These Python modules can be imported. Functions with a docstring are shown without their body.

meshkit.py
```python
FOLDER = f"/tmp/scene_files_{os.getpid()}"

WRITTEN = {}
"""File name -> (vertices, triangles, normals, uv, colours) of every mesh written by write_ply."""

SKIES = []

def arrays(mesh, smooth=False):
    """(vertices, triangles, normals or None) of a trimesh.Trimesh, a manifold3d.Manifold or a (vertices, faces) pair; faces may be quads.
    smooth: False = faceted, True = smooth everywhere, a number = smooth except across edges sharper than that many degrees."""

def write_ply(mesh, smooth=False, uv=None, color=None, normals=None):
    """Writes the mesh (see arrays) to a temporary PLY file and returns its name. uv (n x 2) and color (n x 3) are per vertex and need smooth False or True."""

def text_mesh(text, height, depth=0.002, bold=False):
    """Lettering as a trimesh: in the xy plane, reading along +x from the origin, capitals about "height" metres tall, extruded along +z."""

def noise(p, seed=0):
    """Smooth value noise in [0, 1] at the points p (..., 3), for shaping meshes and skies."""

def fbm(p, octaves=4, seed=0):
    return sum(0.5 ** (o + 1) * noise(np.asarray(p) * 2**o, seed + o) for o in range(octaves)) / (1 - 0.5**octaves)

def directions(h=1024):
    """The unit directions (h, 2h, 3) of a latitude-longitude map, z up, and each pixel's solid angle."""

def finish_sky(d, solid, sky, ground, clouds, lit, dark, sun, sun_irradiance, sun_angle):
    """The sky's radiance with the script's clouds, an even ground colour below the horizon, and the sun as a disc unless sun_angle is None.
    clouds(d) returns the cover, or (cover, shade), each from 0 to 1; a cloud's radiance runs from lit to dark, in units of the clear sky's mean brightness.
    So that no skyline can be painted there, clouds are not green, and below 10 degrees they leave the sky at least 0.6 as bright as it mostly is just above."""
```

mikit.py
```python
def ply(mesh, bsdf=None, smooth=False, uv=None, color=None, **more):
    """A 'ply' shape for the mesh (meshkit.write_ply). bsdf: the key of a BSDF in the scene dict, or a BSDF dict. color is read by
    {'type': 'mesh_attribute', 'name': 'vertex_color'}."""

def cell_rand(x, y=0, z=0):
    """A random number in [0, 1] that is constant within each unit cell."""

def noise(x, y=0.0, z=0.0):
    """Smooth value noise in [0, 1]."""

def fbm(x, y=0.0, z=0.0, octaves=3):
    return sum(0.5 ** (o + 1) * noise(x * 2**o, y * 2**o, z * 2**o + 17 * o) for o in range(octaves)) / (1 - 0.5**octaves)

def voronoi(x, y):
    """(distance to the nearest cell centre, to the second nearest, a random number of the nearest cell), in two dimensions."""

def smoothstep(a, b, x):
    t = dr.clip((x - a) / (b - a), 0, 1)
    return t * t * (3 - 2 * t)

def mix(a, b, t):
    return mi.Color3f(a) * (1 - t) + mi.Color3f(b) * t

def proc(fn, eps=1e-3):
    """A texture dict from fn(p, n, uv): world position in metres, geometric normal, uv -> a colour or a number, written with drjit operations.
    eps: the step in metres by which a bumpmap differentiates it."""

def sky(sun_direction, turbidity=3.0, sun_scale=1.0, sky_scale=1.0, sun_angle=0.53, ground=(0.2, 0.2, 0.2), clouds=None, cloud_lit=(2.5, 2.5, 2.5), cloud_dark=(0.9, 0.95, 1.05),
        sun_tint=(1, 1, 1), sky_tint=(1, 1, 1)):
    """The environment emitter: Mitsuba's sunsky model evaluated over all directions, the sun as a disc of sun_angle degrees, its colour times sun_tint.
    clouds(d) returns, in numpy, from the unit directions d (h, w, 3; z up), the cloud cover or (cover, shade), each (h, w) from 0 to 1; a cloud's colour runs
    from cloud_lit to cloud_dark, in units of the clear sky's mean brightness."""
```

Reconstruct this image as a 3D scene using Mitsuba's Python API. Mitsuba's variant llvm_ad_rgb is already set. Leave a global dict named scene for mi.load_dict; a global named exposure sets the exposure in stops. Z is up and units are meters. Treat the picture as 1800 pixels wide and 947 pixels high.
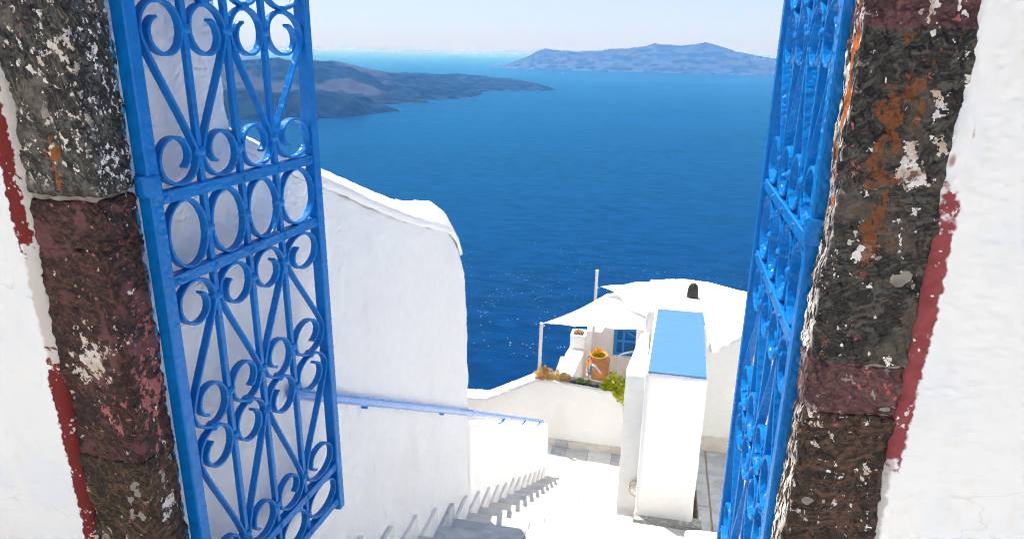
import math, random
import numpy as np, trimesh, manifold3d as m3, mitsuba as mi, drjit as dr, mikit, meshkit
from mikit import noise, fbm, voronoi, cell_rand, smoothstep, mix
T = mi.ScalarTransform4f
rng = np.random.default_rng(7)
scene, labels = {}, {}

# ------------------------------------------------------------------ camera, sky, exposure
PITCH, ROLL = math.radians(17.65), math.radians(0.85)
fw = np.array([0, math.cos(PITCH), -math.sin(PITCH)])
up0, rt0 = np.array([0, math.sin(PITCH), math.cos(PITCH)]), np.array([1.0, 0, 0])
rt = math.cos(ROLL) * rt0 + math.sin(ROLL) * up0
up = math.cos(ROLL) * up0 - math.sin(ROLL) * rt0
HAZE = dict(r=1.7e-5, g=5.4e-5, b=13.5e-5)
scene['haze_air'] = {'type': 'homogeneous', 'albedo': {'type': 'rgb', 'value': [0.93, 0.95, 0.97]},
                     'sigma_t': {'type': 'rgb', 'value': [HAZE['r'], HAZE['g'], HAZE['b']]}}
scene['camera'] = {'type': 'perspective', 'fov': 73.74, 'fov_axis': 'x', 'near_clip': 0.02, 'far_clip': 1.5e6,
                   'to_world': T().look_at(origin=[0, 0, 0], target=fw.tolist(), up=up.tolist()),
                   'medium': {'type': 'ref', 'id': 'haze_air'}}
TH = 0.20882951                                            # heading of the stairs
D = np.array([math.sin(TH), math.cos(TH), 0]); N = np.array([D[1], -D[0], 0]); N0 = -1.00985
SUN = -0.33 * N + 0.27 * D + np.array([0, 0, 1.0])
scene['sky'] = mikit.sky(SUN.tolist(), turbidity=3.0, sun_scale=1.0, sky_scale=1.0, ground=(0.10, 0.16, 0.22), sky_tint=(1.08, 0.86, 0.75), sun_tint=(0.92, 1.0, 1.09))
exposure = 2.46

# ------------------------------------------------------------------ frames and helpers
def W(s, n, z):                                            # stair frame -> world
    return D * s + N * (n + N0) + np.array([0, 0, z])
def Wa(a):
    a = np.asarray(a, float)
    return a[:, :1] * D + (a[:, 1:2] + N0) * N + a[:, 2:3] * np.array([0, 0, 1.0])
Q = np.array([0.9739506, -0.22676027, 0]); M = np.array([0.22676027, 0.9739506, 0])
def Ga(a):                                                 # doorway frame -> world
    a = np.asarray(a, float)
    return a[:, :1] * Q + a[:, 1:2] * M + a[:, 2:3] * np.array([0, 0, 1.0])
def ray(px, py):                                           # direction of a measured point of the photograph
    return (px - 900.0) / 1200 * rt - (py - 473.5) / 1200 * up + fw

def key_for(name):
    if not any(k == name or k.startswith(name + '__') for k in list(scene) + list(labels)): return name
    i = 1
    while any(k == f'{name}_{i:03d}' or k.startswith(f'{name}_{i:03d}__') for k in list(scene) + list(labels)): i += 1
    return f'{name}_{i:03d}'
counts = {}
def put(name, mesh, bsdf, parent=None, smooth=False, **tags):
    base = (parent + '__' if parent else '') + name
    c = counts.get(base, 0); counts[base] = c + 1
    key = base if c == 0 else f'{base}_{c:03d}'
    scene[key] = mikit.ply(mesh, bsdf, smooth=smooth)
    if tags: labels[key] = tags
    return key
def thing(name, label, category, group=None):
    c = counts.get(name, 0); counts[name] = c + 1
    key = name if c == 0 else f'{name}_{c:03d}'
    labels[key] = {'label': label, 'category': category}
    if group: labels[key]['group'] = group
    return key
def cat(ms): return trimesh.util.concatenate(ms)
def tri(man):
    m = man.to_mesh()
    return trimesh.Trimesh(np.array(m.vert_properties[:, :3]), np.array(m.tri_verts), process=False)
def man_of(mesh):
    mesh = mesh.copy(); mesh.merge_vertices()
    return m3.Manifold(m3.Mesh(np.asarray(mesh.vertices, np.float32), np.asarray(mesh.faces, np.uint32)))
def prism(pts, h0, h1):
    p = np.asarray(pts, float)
    if 0.5 * np.sum(p[:, 0] * np.roll(p[:, 1], -1) - np.roll(p[:, 0], -1) * p[:, 1]) < 0: p = p[::-1]
    return m3.CrossSection([p]).extrude(h1 - h0).translate([0, 0, h0])
def fix(mesh):
    if mesh.volume < 0: mesh.invert()
    return mesh
def rough(v, nrm, amp, freq, octaves=3, seed=0):
    return v + nrm * (amp * (meshkit.fbm(v * freq + 50, octaves, seed) - 0.5))[:, None]
def soft(man, edge=0.05, it=3, amp=0.01, freq=8.0, amp2=0.0, freq2=40.0, to=Wa, order=(0, 1, 2)):
    """refined, edges rounded by smoothing, surface uneven; order: which of the axes become (s, n, z)"""
    m = tri(man.refine_to_length(edge))
    m.vertices = m.vertices[:, list(order)]
    m.vertices = to(m.vertices)
    if np.linalg.det(np.eye(3)[list(order)]) < 0: m.invert()
    m = fix(m)
    if it: trimesh.smoothing.filter_laplacian(m, lamb=0.5, iterations=it, volume_constraint=False)
    m.vertices = rough(m.vertices, m.vertex_normals, amp, freq)
    if amp2: m.vertices = rough(m.vertices, m.vertex_normals, amp2, freq2, 2, 5)
    return m
def slab(s0, s1, n0, n1, z0, z1, b=0.004):
    """a chamfered box in the stair frame"""
    pts = []
    for zz, i in ((z0, 0), (z1 - b, 0), (z1, b)):
        pts += [(s0 + i, n0 + i, zz), (s1 - i, n0 + i, zz), (s1 - i, n1 - i, zz), (s0 + i, n1 - i, zz)]
    return trimesh.Trimesh(Wa(pts), trimesh.convex.convex_hull(np.array(pts)).faces if False else _slab_faces, process=False)
_f = [[0, 3, 2], [0, 2, 1], [8, 9, 10], [8, 10, 11]]
for l in (0, 4):
    for k in range(4):
        a, b2 = l + k, l + (k + 1) % 4
        _f += [[a, b2, b2 + 4], [a, b2 + 4, a + 4]]
_slab_faces = np.array(_f)[:, ::-1]
def slab_fixed(*a, **k): return fix(slab(*a, **k))
def tube(pts, r, sides=12, caps=True):
    p = np.asarray(pts, float); r = np.broadcast_to(r, (len(p),))
    t = np.gradient(p, axis=0); t /= np.linalg.norm(t, axis=1, keepdims=True)
    a = np.cross(t, [0.13, 0.21, 1.0] if abs(t[0][2]) < 0.9 else [1.0, 0.2, 0]); a /= np.linalg.norm(a, axis=1, keepdims=True)
    b = np.cross(t, a); an = np.arange(sides) * 2 * np.pi / sides
    v = (p[:, None] + r[:, None, None] * (np.cos(an)[None, :, None] * a[:, None] + np.sin(an)[None, :, None] * b[:, None])).reshape(-1, 3)
    f = []
    for i in range(len(p) - 1):
        for j in range(sides):
            q0, q1 = i * sides + j, i * sides + (j + 1) % sides
            f += [[q0, q1, q1 + sides], [q0, q1 + sides, q0 + sides]]
    if caps:
        v = np.vstack([v, p[0], p[-1]]); c0, c1 = len(v) - 2, len(v) - 1
        for j in range(sides):
            f.append([c0, (j + 1) % sides, j]); e = (len(p) - 1) * sides
            f.append([c1, e + j, e + (j + 1) % sides])
    return fix(trimesh.Trimesh(v, f, process=False))
def lathe(profile, sides=28, at=(0, 0, 0)):
    p = np.asarray(profile, float); an = np.arange(sides) * 2 * np.pi / sides
    v = np.stack([p[:, :1] * np.cos(an), p[:, :1] * np.sin(an), np.repeat(p[:, 1:2], sides, 1)], -1).reshape(-1, 3)
    f = []
    for i in range(len(p) - 1):
        for j in range(sides):
            q0, q1 = i * sides + j, i * sides + (j + 1) % sides
            f += [[q0, q1, q1 + sides], [q0, q1 + sides, q0 + sides]]
    return trimesh.Trimesh(v + np.asarray(at, float), f, process=False)
def patch(fn, nu, nv):
    """grid surface fn(u, v) -> (n, 3), u and v from 0 to 1"""
    u, v = np.meshgrid(np.linspace(0, 1, nu), np.linspace(0, 1, nv), indexing='ij')
    P = fn(u.ravel(), v.ravel())
    i, j = np.meshgrid(np.arange(nu - 1), np.arange(nv - 1), indexing='ij'); a = (i * nv + j).ravel()
    f = np.vstack([np.stack([a, a + nv, a + nv + 1], 1), np.stack([a, a + nv + 1, a + 1], 1)])
    return trimesh.Trimesh(P, f, process=False)

# ------------------------------------------------------------------ materials
def rgb(*c): return {'type': 'rgb', 'value': list(c)}
def proc(fn, eps=1e-3): return mikit.proc(fn, eps)
def principled(color, rough=0.5, spec=0.5, **k):
    return {'type': 'principled', 'base_color': color, 'roughness': rough, 'specular': spec, **k}
def bump(b, tex, scale): return {'type': 'bumpmap', 'arbitrary': tex, 'scale': scale, 'bsdf': b}
def two(b): return {'type': 'twosided', 'bsdf': b}

def lime(p, n, uv):
    big = fbm(p.x * 1.3, p.y * 1.3, p.z * 1.3, 3)
    fine = fbm(p.x * 30, p.y * 30, p.z * 30, 2)
    c = mix((0.83, 0.83, 0.82), (0.88, 0.88, 0.87), big)
    c = c * (0.95 + 0.07 * fine)
    return mix(c, (0.70, 0.68, 0.63), 0.30 * smoothstep(0.55, 0.75, fbm(p.x * 3.3, p.y * 3.3, p.z * 1.1, 4)))
def lime_bump(p, n, uv): return fbm(p.x * 120, p.y * 120, p.z * 120, 3) + 0.25 * fbm(p.x * 31, p.y * 31, p.z * 31, 2)
scene['limewash'] = two(bump(principled(proc(lime), 0.85, 0.25), proc(lime_bump, 1.5e-3), 0.011))
scene['limewash_smooth'] = two(bump(principled(proc(lime), 0.8, 0.25), proc(lime_bump, 4e-3), 0.0035))

STONE_Z = {'L': (-0.255, -0.355, -0.80), 'R': (0.035, -0.422, -0.504)}
def plaster(p, n, uv):
    q = p.x * Q[0] + p.y * Q[1]; z = p.z
    jag = (fbm(p.x * 70, p.y * 70, z * 70, 4) - 0.5) * 1.15
    jag2 = (fbm(p.x * 9, p.y * 9, z * 9, 2) - 0.5)
    c = mix((0.78, 0.78, 0.77), (0.84, 0.84, 0.83), fbm(p.x * 3, p.y * 3, z * 3, 3))
    c = mix(c, (0.74, 0.77, 0.81), 0.55 * smoothstep(0.48, 0.70, fbm(p.x * 14 + 5, p.y * 14, z * 9, 3)))
    c = mix(c, (0.72, 0.68, 0.58), 0.20 * smoothstep(0.58, 0.74, fbm(p.x * 75 + 9, p.y * 55, z * 34, 3)))
    crack = smoothstep(0.006, 0.002, dr.abs(fbm(p.x * 5, p.y * 5, z * 11 + 3, 4) - 0.5)) * smoothstep(0.55, 0.65, fbm(p.x * 3 + 2, p.y * 3, z * 3, 2))
    c = c * (1 - 0.10 * crack)
    hole = smoothstep(0.64, 0.70, 0.6 * fbm(p.x * 150, p.y * 150, z * 110, 3) + 0.4 * fbm(p.x * 26, p.y * 26, z * 18, 2) + 0.02)
    # left pier: red line, bare render beside the stone
    dl = -1.125 - q + jag * 0.016 + jag2 * 0.010
    zl = z + jag * 0.12
    gapl = smoothstep(-0.36, -0.34, zl) * smoothstep(0.03, -0.02, z) * 1.0 + smoothstep(-0.575, -0.59, zl)
    low_ = smoothstep(-0.575, -0.59, zl)
    redl = smoothstep(-0.003, 0.0, dl - 0.012 * (1 - low_) + 0.012 * low_) * smoothstep(0.042, 0.038, dl + 0.007 * low_) * gapl * (1 - hole)
    greyl = smoothstep(-0.05, -0.02, -dl + 0.01) * 0 + smoothstep(0.034, 0.026, dl) * dr.select(q < -0.5, 1.0, 0.0)
    c = mix(c, mix((0.52, 0.47, 0.43), (0.62, 0.57, 0.53), fbm(p.x * 12, p.y * 12, z * 12, 2)), dr.clip(greyl, 0, 1))
    c = mix(c, (0.16, 0.020, 0.019), dr.clip(redl, 0, 1) * dr.select(q < -0.5, 1.0, 0.0))
    # right pier
    dq = q - 0.340 + jag * 0.012 + jag2 * 0.008
    up_ = smoothstep(-0.15, -0.19, z + jag * 0.16) + 0.75 * smoothstep(-0.03, -0.06, z) * smoothstep(0.55, 0.62, fbm(p.x * 30, p.y * 30, z * 14, 3))
    redr = smoothstep(0.030, 0.026, dq) * dr.clip(up_, 0, 1) * smoothstep(-0.595, -0.57, z + jag * 0.10) * dr.select(q > 0, 1.0, 0.0) * (1 - 0.85 * hole)
    greyr = smoothstep(0.020, 0.014, dq) * smoothstep(-0.55, -0.58, z) * dr.select(q > 0, 1.0, 0.0)
    c = mix(c, (0.48, 0.46, 0.43), dr.clip(greyr, 0, 1))
    c = mix(c, mix((0.20, 0.038, 0.042), (0.31, 0.075, 0.08), fbm(p.x * 60, p.y * 60, z * 60, 3)), dr.clip(redr, 0, 1))
    return c
def plaster_bump(p, n, uv): return fbm(p.x * 110 + 0.5 * p.z, p.y * 110, p.z * 90, 2) + 0.7 * noise(p.x * 160, p.y * 160, p.z * 160)
scene['gate_plaster'] = two(bump(principled(proc(plaster), 0.85, 0.25), proc(plaster_bump, 1.5e-3), 0.0022))

def rag(x, y, w):
    t, a, k = 0.0, 0.0, 1.0
    for o in range(5):
        t = t + k * noise(x * 2**o, y * 2**o, w + 13 * o); a += k; k *= 0.72
    return 0.5 + (t / a - 0.5) * 1.15
def flakes(a, z, f, lo, hi, seed, spread=0.16, cf=9.0):
    """thresholded noise in the plane of the jamb; its threshold drifts so that the flakes come in clusters"""
    th = lo + spread * (0.5 - fbm(a * cf + seed, z * cf, seed * 0.7, 3)) * 2
    v = rag(a * f + z * f * 0.25 + seed, z * f * 0.8 - a * f * 0.2, seed * 1.7)
    return smoothstep(th, th + (hi - lo), v)
def blob(a, z, a0, z0, ra, rz): return dr.exp(-dr.square((a - a0) / ra) - dr.square((z - z0) / rz))
def grain(a, z, ca=0.87, sa=0.5):
    """fine chisel strokes along one direction over a coarser unevenness"""
    u, v = a * ca + z * sa, z * ca - a * sa
    w = fbm(a * 18, z * 18, 2.0, 2)
    w2 = fbm(a * 55, z * 55, 6.0, 2)
    g = rag(u * 250 + w * 10 + w2 * 4, v * 105 + w2 * 5, 1.0); h = rag(u * 75 + w2 * 3, v * 46 + w * 4, 7.0)
    return smoothstep(0.36, 0.66, 0.56 * g + 0.44 * h)  # used as colour: dirt in the crevices and small shadows of the relief
def near(nz, b, lo=0.60): return smoothstep(lo, lo + 0.03, nz + 0.34 * (b - 0.5))
def jamb_left(p, n, uv):
    q = p.x * Q[0] + p.y * Q[1]; m = p.x * M[0] + p.y * M[1]; z = p.z; a = q + m
    # a runs from about -0.15 (outer edge) over 0 (corner) to 0.09 (by the gate)
    fine = dr.select(z > STONE_Z['L'][0], grain(a, z, 0.80, 0.60), grain(a, z, 0.35, dr.select(a < 0, 0.94, -0.94))); mid = fbm(a * 25, z * 25, 4.0, 4)
    black = mix((0.012, 0.011, 0.010), (0.105, 0.096, 0.080), fine * fine)
    black = mix(black, (0.19, 0.165, 0.13), smoothstep(0.52, 0.74, mid) * 0.45 * smoothstep(0.02, -0.05, a))
    red = mix((0.016, 0.0050, 0.004), (0.100, 0.033, 0.024), fine * fine)
    red = mix(red, (0.13, 0.046, 0.047), smoothstep(0.5, 0.60, mid) * smoothstep(0.42, 0.52, fbm(a * 9, z * 9, 2.0, 3)) * 0.8)
    brown = mix((0.014, 0.007, 0.004), (0.110, 0.058, 0.026), fine * fine)
    top = dr.select(z > STONE_Z['L'][0], 1.0, 0.0); low = 1 - top
    c = dr.select(z > STONE_Z['L'][0], black, dr.select(z > STONE_Z['L'][2], red, brown))
    fade = smoothstep(-0.30, -0.05, z)
    up_w = flakes(a * 0.9 + z * 0.3, z * 0.9 - a * 0.3, 75, 0.635, 0.66, 3.0, 0.12, 14.0) * smoothstep(0.20, 0.45, fade + 0.25 * fbm(a * 20, z * 20, 1.0, 2))
    up_w = dr.maximum(up_w * smoothstep(0.03, -0.01, a), flakes(a, z, 130, 0.60, 0.625, 9.0, 0.16, 20.0) * smoothstep(-0.01, 0.02, a))
    lo_w = flakes(a, z, 60, 0.68, 0.705, 5.0, 0.15, 10.0)
    lo_w = dr.maximum(lo_w, near(rag(a * 60 + z * 30, z * 50 - a * 20, 3.3), blob(a, z, -0.075, -0.575, 0.05, 0.06), 0.56))
    lo_w = dr.maximum(lo_w, near(rag(a * 60, z * 54, 7.7), blob(a, z, 0.055, -0.92, 0.03, 0.06), 0.61))
    wc = mix((0.56, 0.47, 0.38), (0.78, 0.75, 0.73), smoothstep(0.3, 0.7, fbm(a * 30, z * 30, 5.0, 3)) * 0.6 + smoothstep(-0.02, 0.04, a) * 0.4)
    c = mix(c, wc, dr.clip(top * up_w + low * lo_w * 0.92, 0, 1))
    pink = flakes(a, z, 60, 0.79, 0.81, 13.0, 0.12) + low * dr.maximum(near(rag(a * 70, z * 60, 2.2), blob(a, z, 0.06, -0.66, 0.035, 0.16), 0.60), near(rag(a * 80, z * 60, 8.2), blob(a, z, -0.04, -0.70, 0.06, 0.07), 0.66))
    c = mix(c, (0.40, 0.12, 0.12), dr.clip(pink, 0, 1) * 0.85)
    org = near(rag(a * 80, z * 45, 6.0), blob(a, z, -0.075, -0.185, 0.022, 0.06), 0.66)
    c = mix(c, (0.26, 0.075, 0.008), dr.clip(org, 0, 1))
    blue = flakes(a, z, 110, 0.72, 0.735, 21.0, 0.06) * smoothstep(0.0, 0.05, a) + smoothstep(0.50, 0.55, fbm(a * 120, z * 70, 1.2, 3)) * smoothstep(0.082, 0.092, a)
    c = mix(c, (0.02, 0.20, 0.36), dr.clip(blue, 0, 1))
    return c
def jamb_right(p, n, uv):
    q = p.x * Q[0] + p.y * Q[1]; m = p.x * M[0] + p.y * M[1]; z = p.z; a = q - m
    t = a + 0.77                                           # from -0.09 (by the gate) over 0 (corner) to 0.12 (outer edge)
    fine = grain(t + 3, z, 0.45, -0.89); mid = fbm(t * 25, z * 25, 4.0, 4)
    black = mix((0.010, 0.009, 0.008), (0.080, 0.070, 0.058), fine * fine)
    black = mix(black, (0.12, 0.095, 0.072), smoothstep(0.55, 0.75, mid) * 0.45)
    purple = mix((0.045, 0.018, 0.019), (0.125, 0.050, 0.052), fine)
    brown = mix((0.014, 0.008, 0.005), (0.095, 0.046, 0.027), fine * fine)
    zz = z + 0.02 * (mid - 0.5)
    c = dr.select(zz > STONE_Z['R'][0], purple, dr.select(z > STONE_Z['R'][1], black, dr.select(z > STONE_Z['R'][2], purple, brown)))
    rev = smoothstep(-0.004, -0.016, t)                    # the reveal, towards the gate
    strk = smoothstep(0.50, 0.55, fbm(t * 190, z * 55, 9.0, 4))
    w = flakes(t, z, 34, 0.69, 0.705, 4.0, 0.15, 8.0)
    w = dr.maximum(w, flakes(t, z, 80, 0.725, 0.75, 14.0, 0.15, 12.0) * 0.9)
    w = dr.maximum(w, near(rag(t * 50, z * 46, 31.0), dr.maximum(blob(t, z, 0.085, -0.14, 0.03, 0.10), 0.8 * blob(t, z, 0.035, -0.23, 0.05, 0.14)), 0.70))
    w = dr.maximum(w, strk * rev * (0.55 + 0.4 * smoothstep(0.4, 0.6, fbm(t * 20, z * 9, 1.0, 2))))
    notp = dr.select((z < STONE_Z['R'][1]) & (z > STONE_Z['R'][2]), 0.25, 1.0)
    c = mix(c, mix((0.46, 0.36, 0.27), (0.70, 0.68, 0.65), smoothstep(0.25, 0.5, fbm(t * 30, z * 30, 5.0, 3))), dr.clip(w * notp, 0, 1))
    pink = flakes(t, z, 60, 0.80, 0.82, 23.0, 0.12)
    c = mix(c, (0.36, 0.09, 0.09), dr.clip(pink, 0, 1))
    org = smoothstep(0.44, 0.52, fbm(t * 110, z * 40, 6.0, 4)) * smoothstep(0.30, 0.5, blob(t, z, -0.035, -0.02, 0.014, 0.20))
    org2 = near(rag(t * 75, z * 45, 16.0), blob(t, z, 0.055, -0.075, 0.03, 0.13), 0.62)
    org3 = near(rag(t * 80, z * 40, 26.0), blob(t, z, 0.05, -0.25, 0.022, 0.09), 0.65)
    c = mix(c, (0.44, 0.105, 0.008), dr.clip(org, 0, 1))
    c = mix(c, (0.16, 0.046, 0.009), dr.clip(org2 + org3, 0, 1) * 0.9)
    return c
def stone_bump(p, n, uv): return fbm(p.x * 120, p.y * 120, p.z * 60 + p.x * 50, 4) + 0.4 * fbm(p.x * 300, p.y * 300, p.z * 220, 2)
scene['jamb_stone_a'] = two(bump(principled(proc(jamb_left), 0.6, 0.4), proc(stone_bump, 1.5e-3), 0.010))
scene['jamb_stone_b'] = two(bump(principled(proc(jamb_right), 0.6, 0.4), proc(stone_bump, 1.5e-3), 0.010))
def mortar(p, n, uv): return mix((0.16, 0.14, 0.12), (0.36, 0.33, 0.29), fbm(p.x * 60, p.y * 60, p.z * 60, 3))
scene['mortar'] = two(bump(principled(proc(mortar), 0.9, 0.2), proc(stone_bump, 2e-3), 0.006))

def enamel(p, n, uv):
    f = fbm(p.x * 60, p.y * 60, p.z * 60, 3)
    c = mix((0.0005, 0.130, 0.44), (0.001, 0.185, 0.58), fbm(p.x * 9, p.y * 9, p.z * 9, 3))
    return c * (0.85 + 0.3 * f)
def enamel_bump(p, n, uv): return fbm(p.x * 130, p.y * 130, p.z * 130, 3) + 0.5 * fbm(p.x * 45, p.y * 45, p.z * 45, 2)
scene['blue_enamel'] = two(bump(principled(proc(enamel), 0.28, 0.22, clearcoat=0.15, clearcoat_gloss=0.85), proc(enamel_bump, 1.5e-3), 0.0042))
scene['deep_blue_paint'] = two(principled(rgb(0.006, 0.13, 0.40), 0.4, 0.4))
scene['blue_paint'] = two(principled(rgb(0.02, 0.26, 0.62), 0.4, 0.4))
def slab_blue(p, n, uv):
    return mix((0.072, 0.205, 0.43), (0.086, 0.228, 0.46), fbm(p.x * 8, p.y * 40, p.z * 8, 3))
scene['pale_blue_paint'] = two(principled(proc(slab_blue), 0.6, 0.3))
def rail_paint(p, n, uv): return mix((0.05, 0.19, 0.55), (0.16, 0.33, 0.66), fbm(p.x * 20, p.y * 20, p.z * 20, 3))
scene['rail_paint'] = two(principled(proc(rail_paint), 0.22, 0.9, clearcoat=1.0))

def marble(lo, hi):
    def f(p, n, uv):
        w = fbm(p.x * 5, p.y * 5, p.z * 5, 3)
        v = fbm(p.x * 9 + w * 5, p.y * 22 - w * 6, p.z * 9, 4)
        return mix(lo, hi, smoothstep(0.3, 0.7, v))
    return f
scene['marble_white'] = two(principled(proc(marble((0.46, 0.46, 0.46), (0.58, 0.58, 0.575))), 0.5, 0.4))
scene['marble_pale'] = two(principled(proc(marble((0.68, 0.68, 0.67), (0.76, 0.76, 0.74))), 0.6, 0.3))
scene['marble_grey'] = two(principled(proc(marble((0.38, 0.41, 0.44), (0.50, 0.53, 0.555))), 0.5, 0.4))
scene['marble_warm'] = two(principled(proc(marble((0.60, 0.55, 0.48), (0.68, 0.65, 0.59))), 0.5, 0.4))
def grout(p, n, uv): return mix((0.36, 0.27, 0.19), (0.50, 0.43, 0.35), fbm(p.x * 30, p.y * 30, p.z * 30, 2))
scene['grout'] = two(principled(proc(grout), 0.9, 0.2))
def grey_base(p, n, uv):
    return mix(mix((0.20, 0.21, 0.20), (0.36, 0.37, 0.36), fbm(p.x * 14, p.y * 14, p.z * 14, 4)), (0.60, 0.55, 0.48), smoothstep(0.62, 0.66, fbm(p.x * 40, p.y * 40, p.z * 60, 3)) * 0.6)
scene['grey_marble_base'] = two(principled(proc(grey_base), 0.55, 0.4))
def canvas(p, n, uv): return mix((0.78, 0.78, 0.77), (0.83, 0.83, 0.82), fbm(p.x * 4, p.y * 4, p.z * 4, 3))
scene['canvas'] = {'type': 'principledthin', 'base_color': proc(canvas), 'roughness': 0.8, 'spec_trans': 0.0, 'diff_trans': 0.5}
def terracotta(p, n, uv): return mix((0.50, 0.20, 0.065), (0.66, 0.31, 0.12), fbm(p.x * 9, p.y * 9, p.z * 16, 3))
scene['terracotta'] = two(principled(proc(terracotta), 0.75, 0.3))
scene['white_metal'] = two(principled(rgb(0.72, 0.73, 0.73), 0.35, 0.5))
scene['brass'] = two({'type': 'roughconductor', 'material': 'Cu', 'alpha': 0.25, 'specular_reflectance': rgb(0.62, 0.62, 0.42)})
scene['lamp_glass'] = two(principled(rgb(0.72, 0.76, 0.70), 0.12, 0.7))
scene['soil'] = two(principled(rgb(0.075, 0.048, 0.030), 0.95, 0.2))
def rock(p, n, uv): return mix((0.05, 0.045, 0.04), (0.14, 0.12, 0.105), fbm(p.x * 30, p.y * 30, p.z * 30, 3))
scene['dark_rock'] = two(principled(proc(rock), 0.85, 0.3))
scene['black_cowl'] = two(principled(rgb(0.018, 0.017, 0.015), 0.6, 0.4))
scene['soft_grey'] = two(principled(rgb(0.42, 0.44, 0.46), 0.6, 0.4))
def leaf(c): return {'type': 'principledthin', 'base_color': rgb(*c), 'roughness': 0.45, 'diff_trans': 1.0, 'spec_trans': 0.0}
scene['leaf_lime'] = leaf((0.56, 0.60, 0.03)); scene['leaf_green'] = leaf((0.20, 0.38, 0.03)); scene['leaf_yellow'] = leaf((0.80, 0.70, 0.04))
scene['leaf_orange'] = leaf((0.78, 0.36, 0.08)); scene['leaf_sage'] = leaf((0.60, 0.57, 0.28)); scene['leaf_mauve'] = leaf((0.60, 0.46, 0.32))
scene['petal_yellow'] = leaf((0.72, 0.40, 0.01)); scene['petal_red'] = leaf((0.42, 0.02, 0.02))
def hillside(p, n, uv): return mix((0.10, 0.075, 0.05), (0.22, 0.18, 0.13), fbm(p.x * 0.2, p.y * 0.2, p.z * 0.2, 5))
scene['earth'] = two(principled(proc(hillside), 0.95, 0.1))

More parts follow.
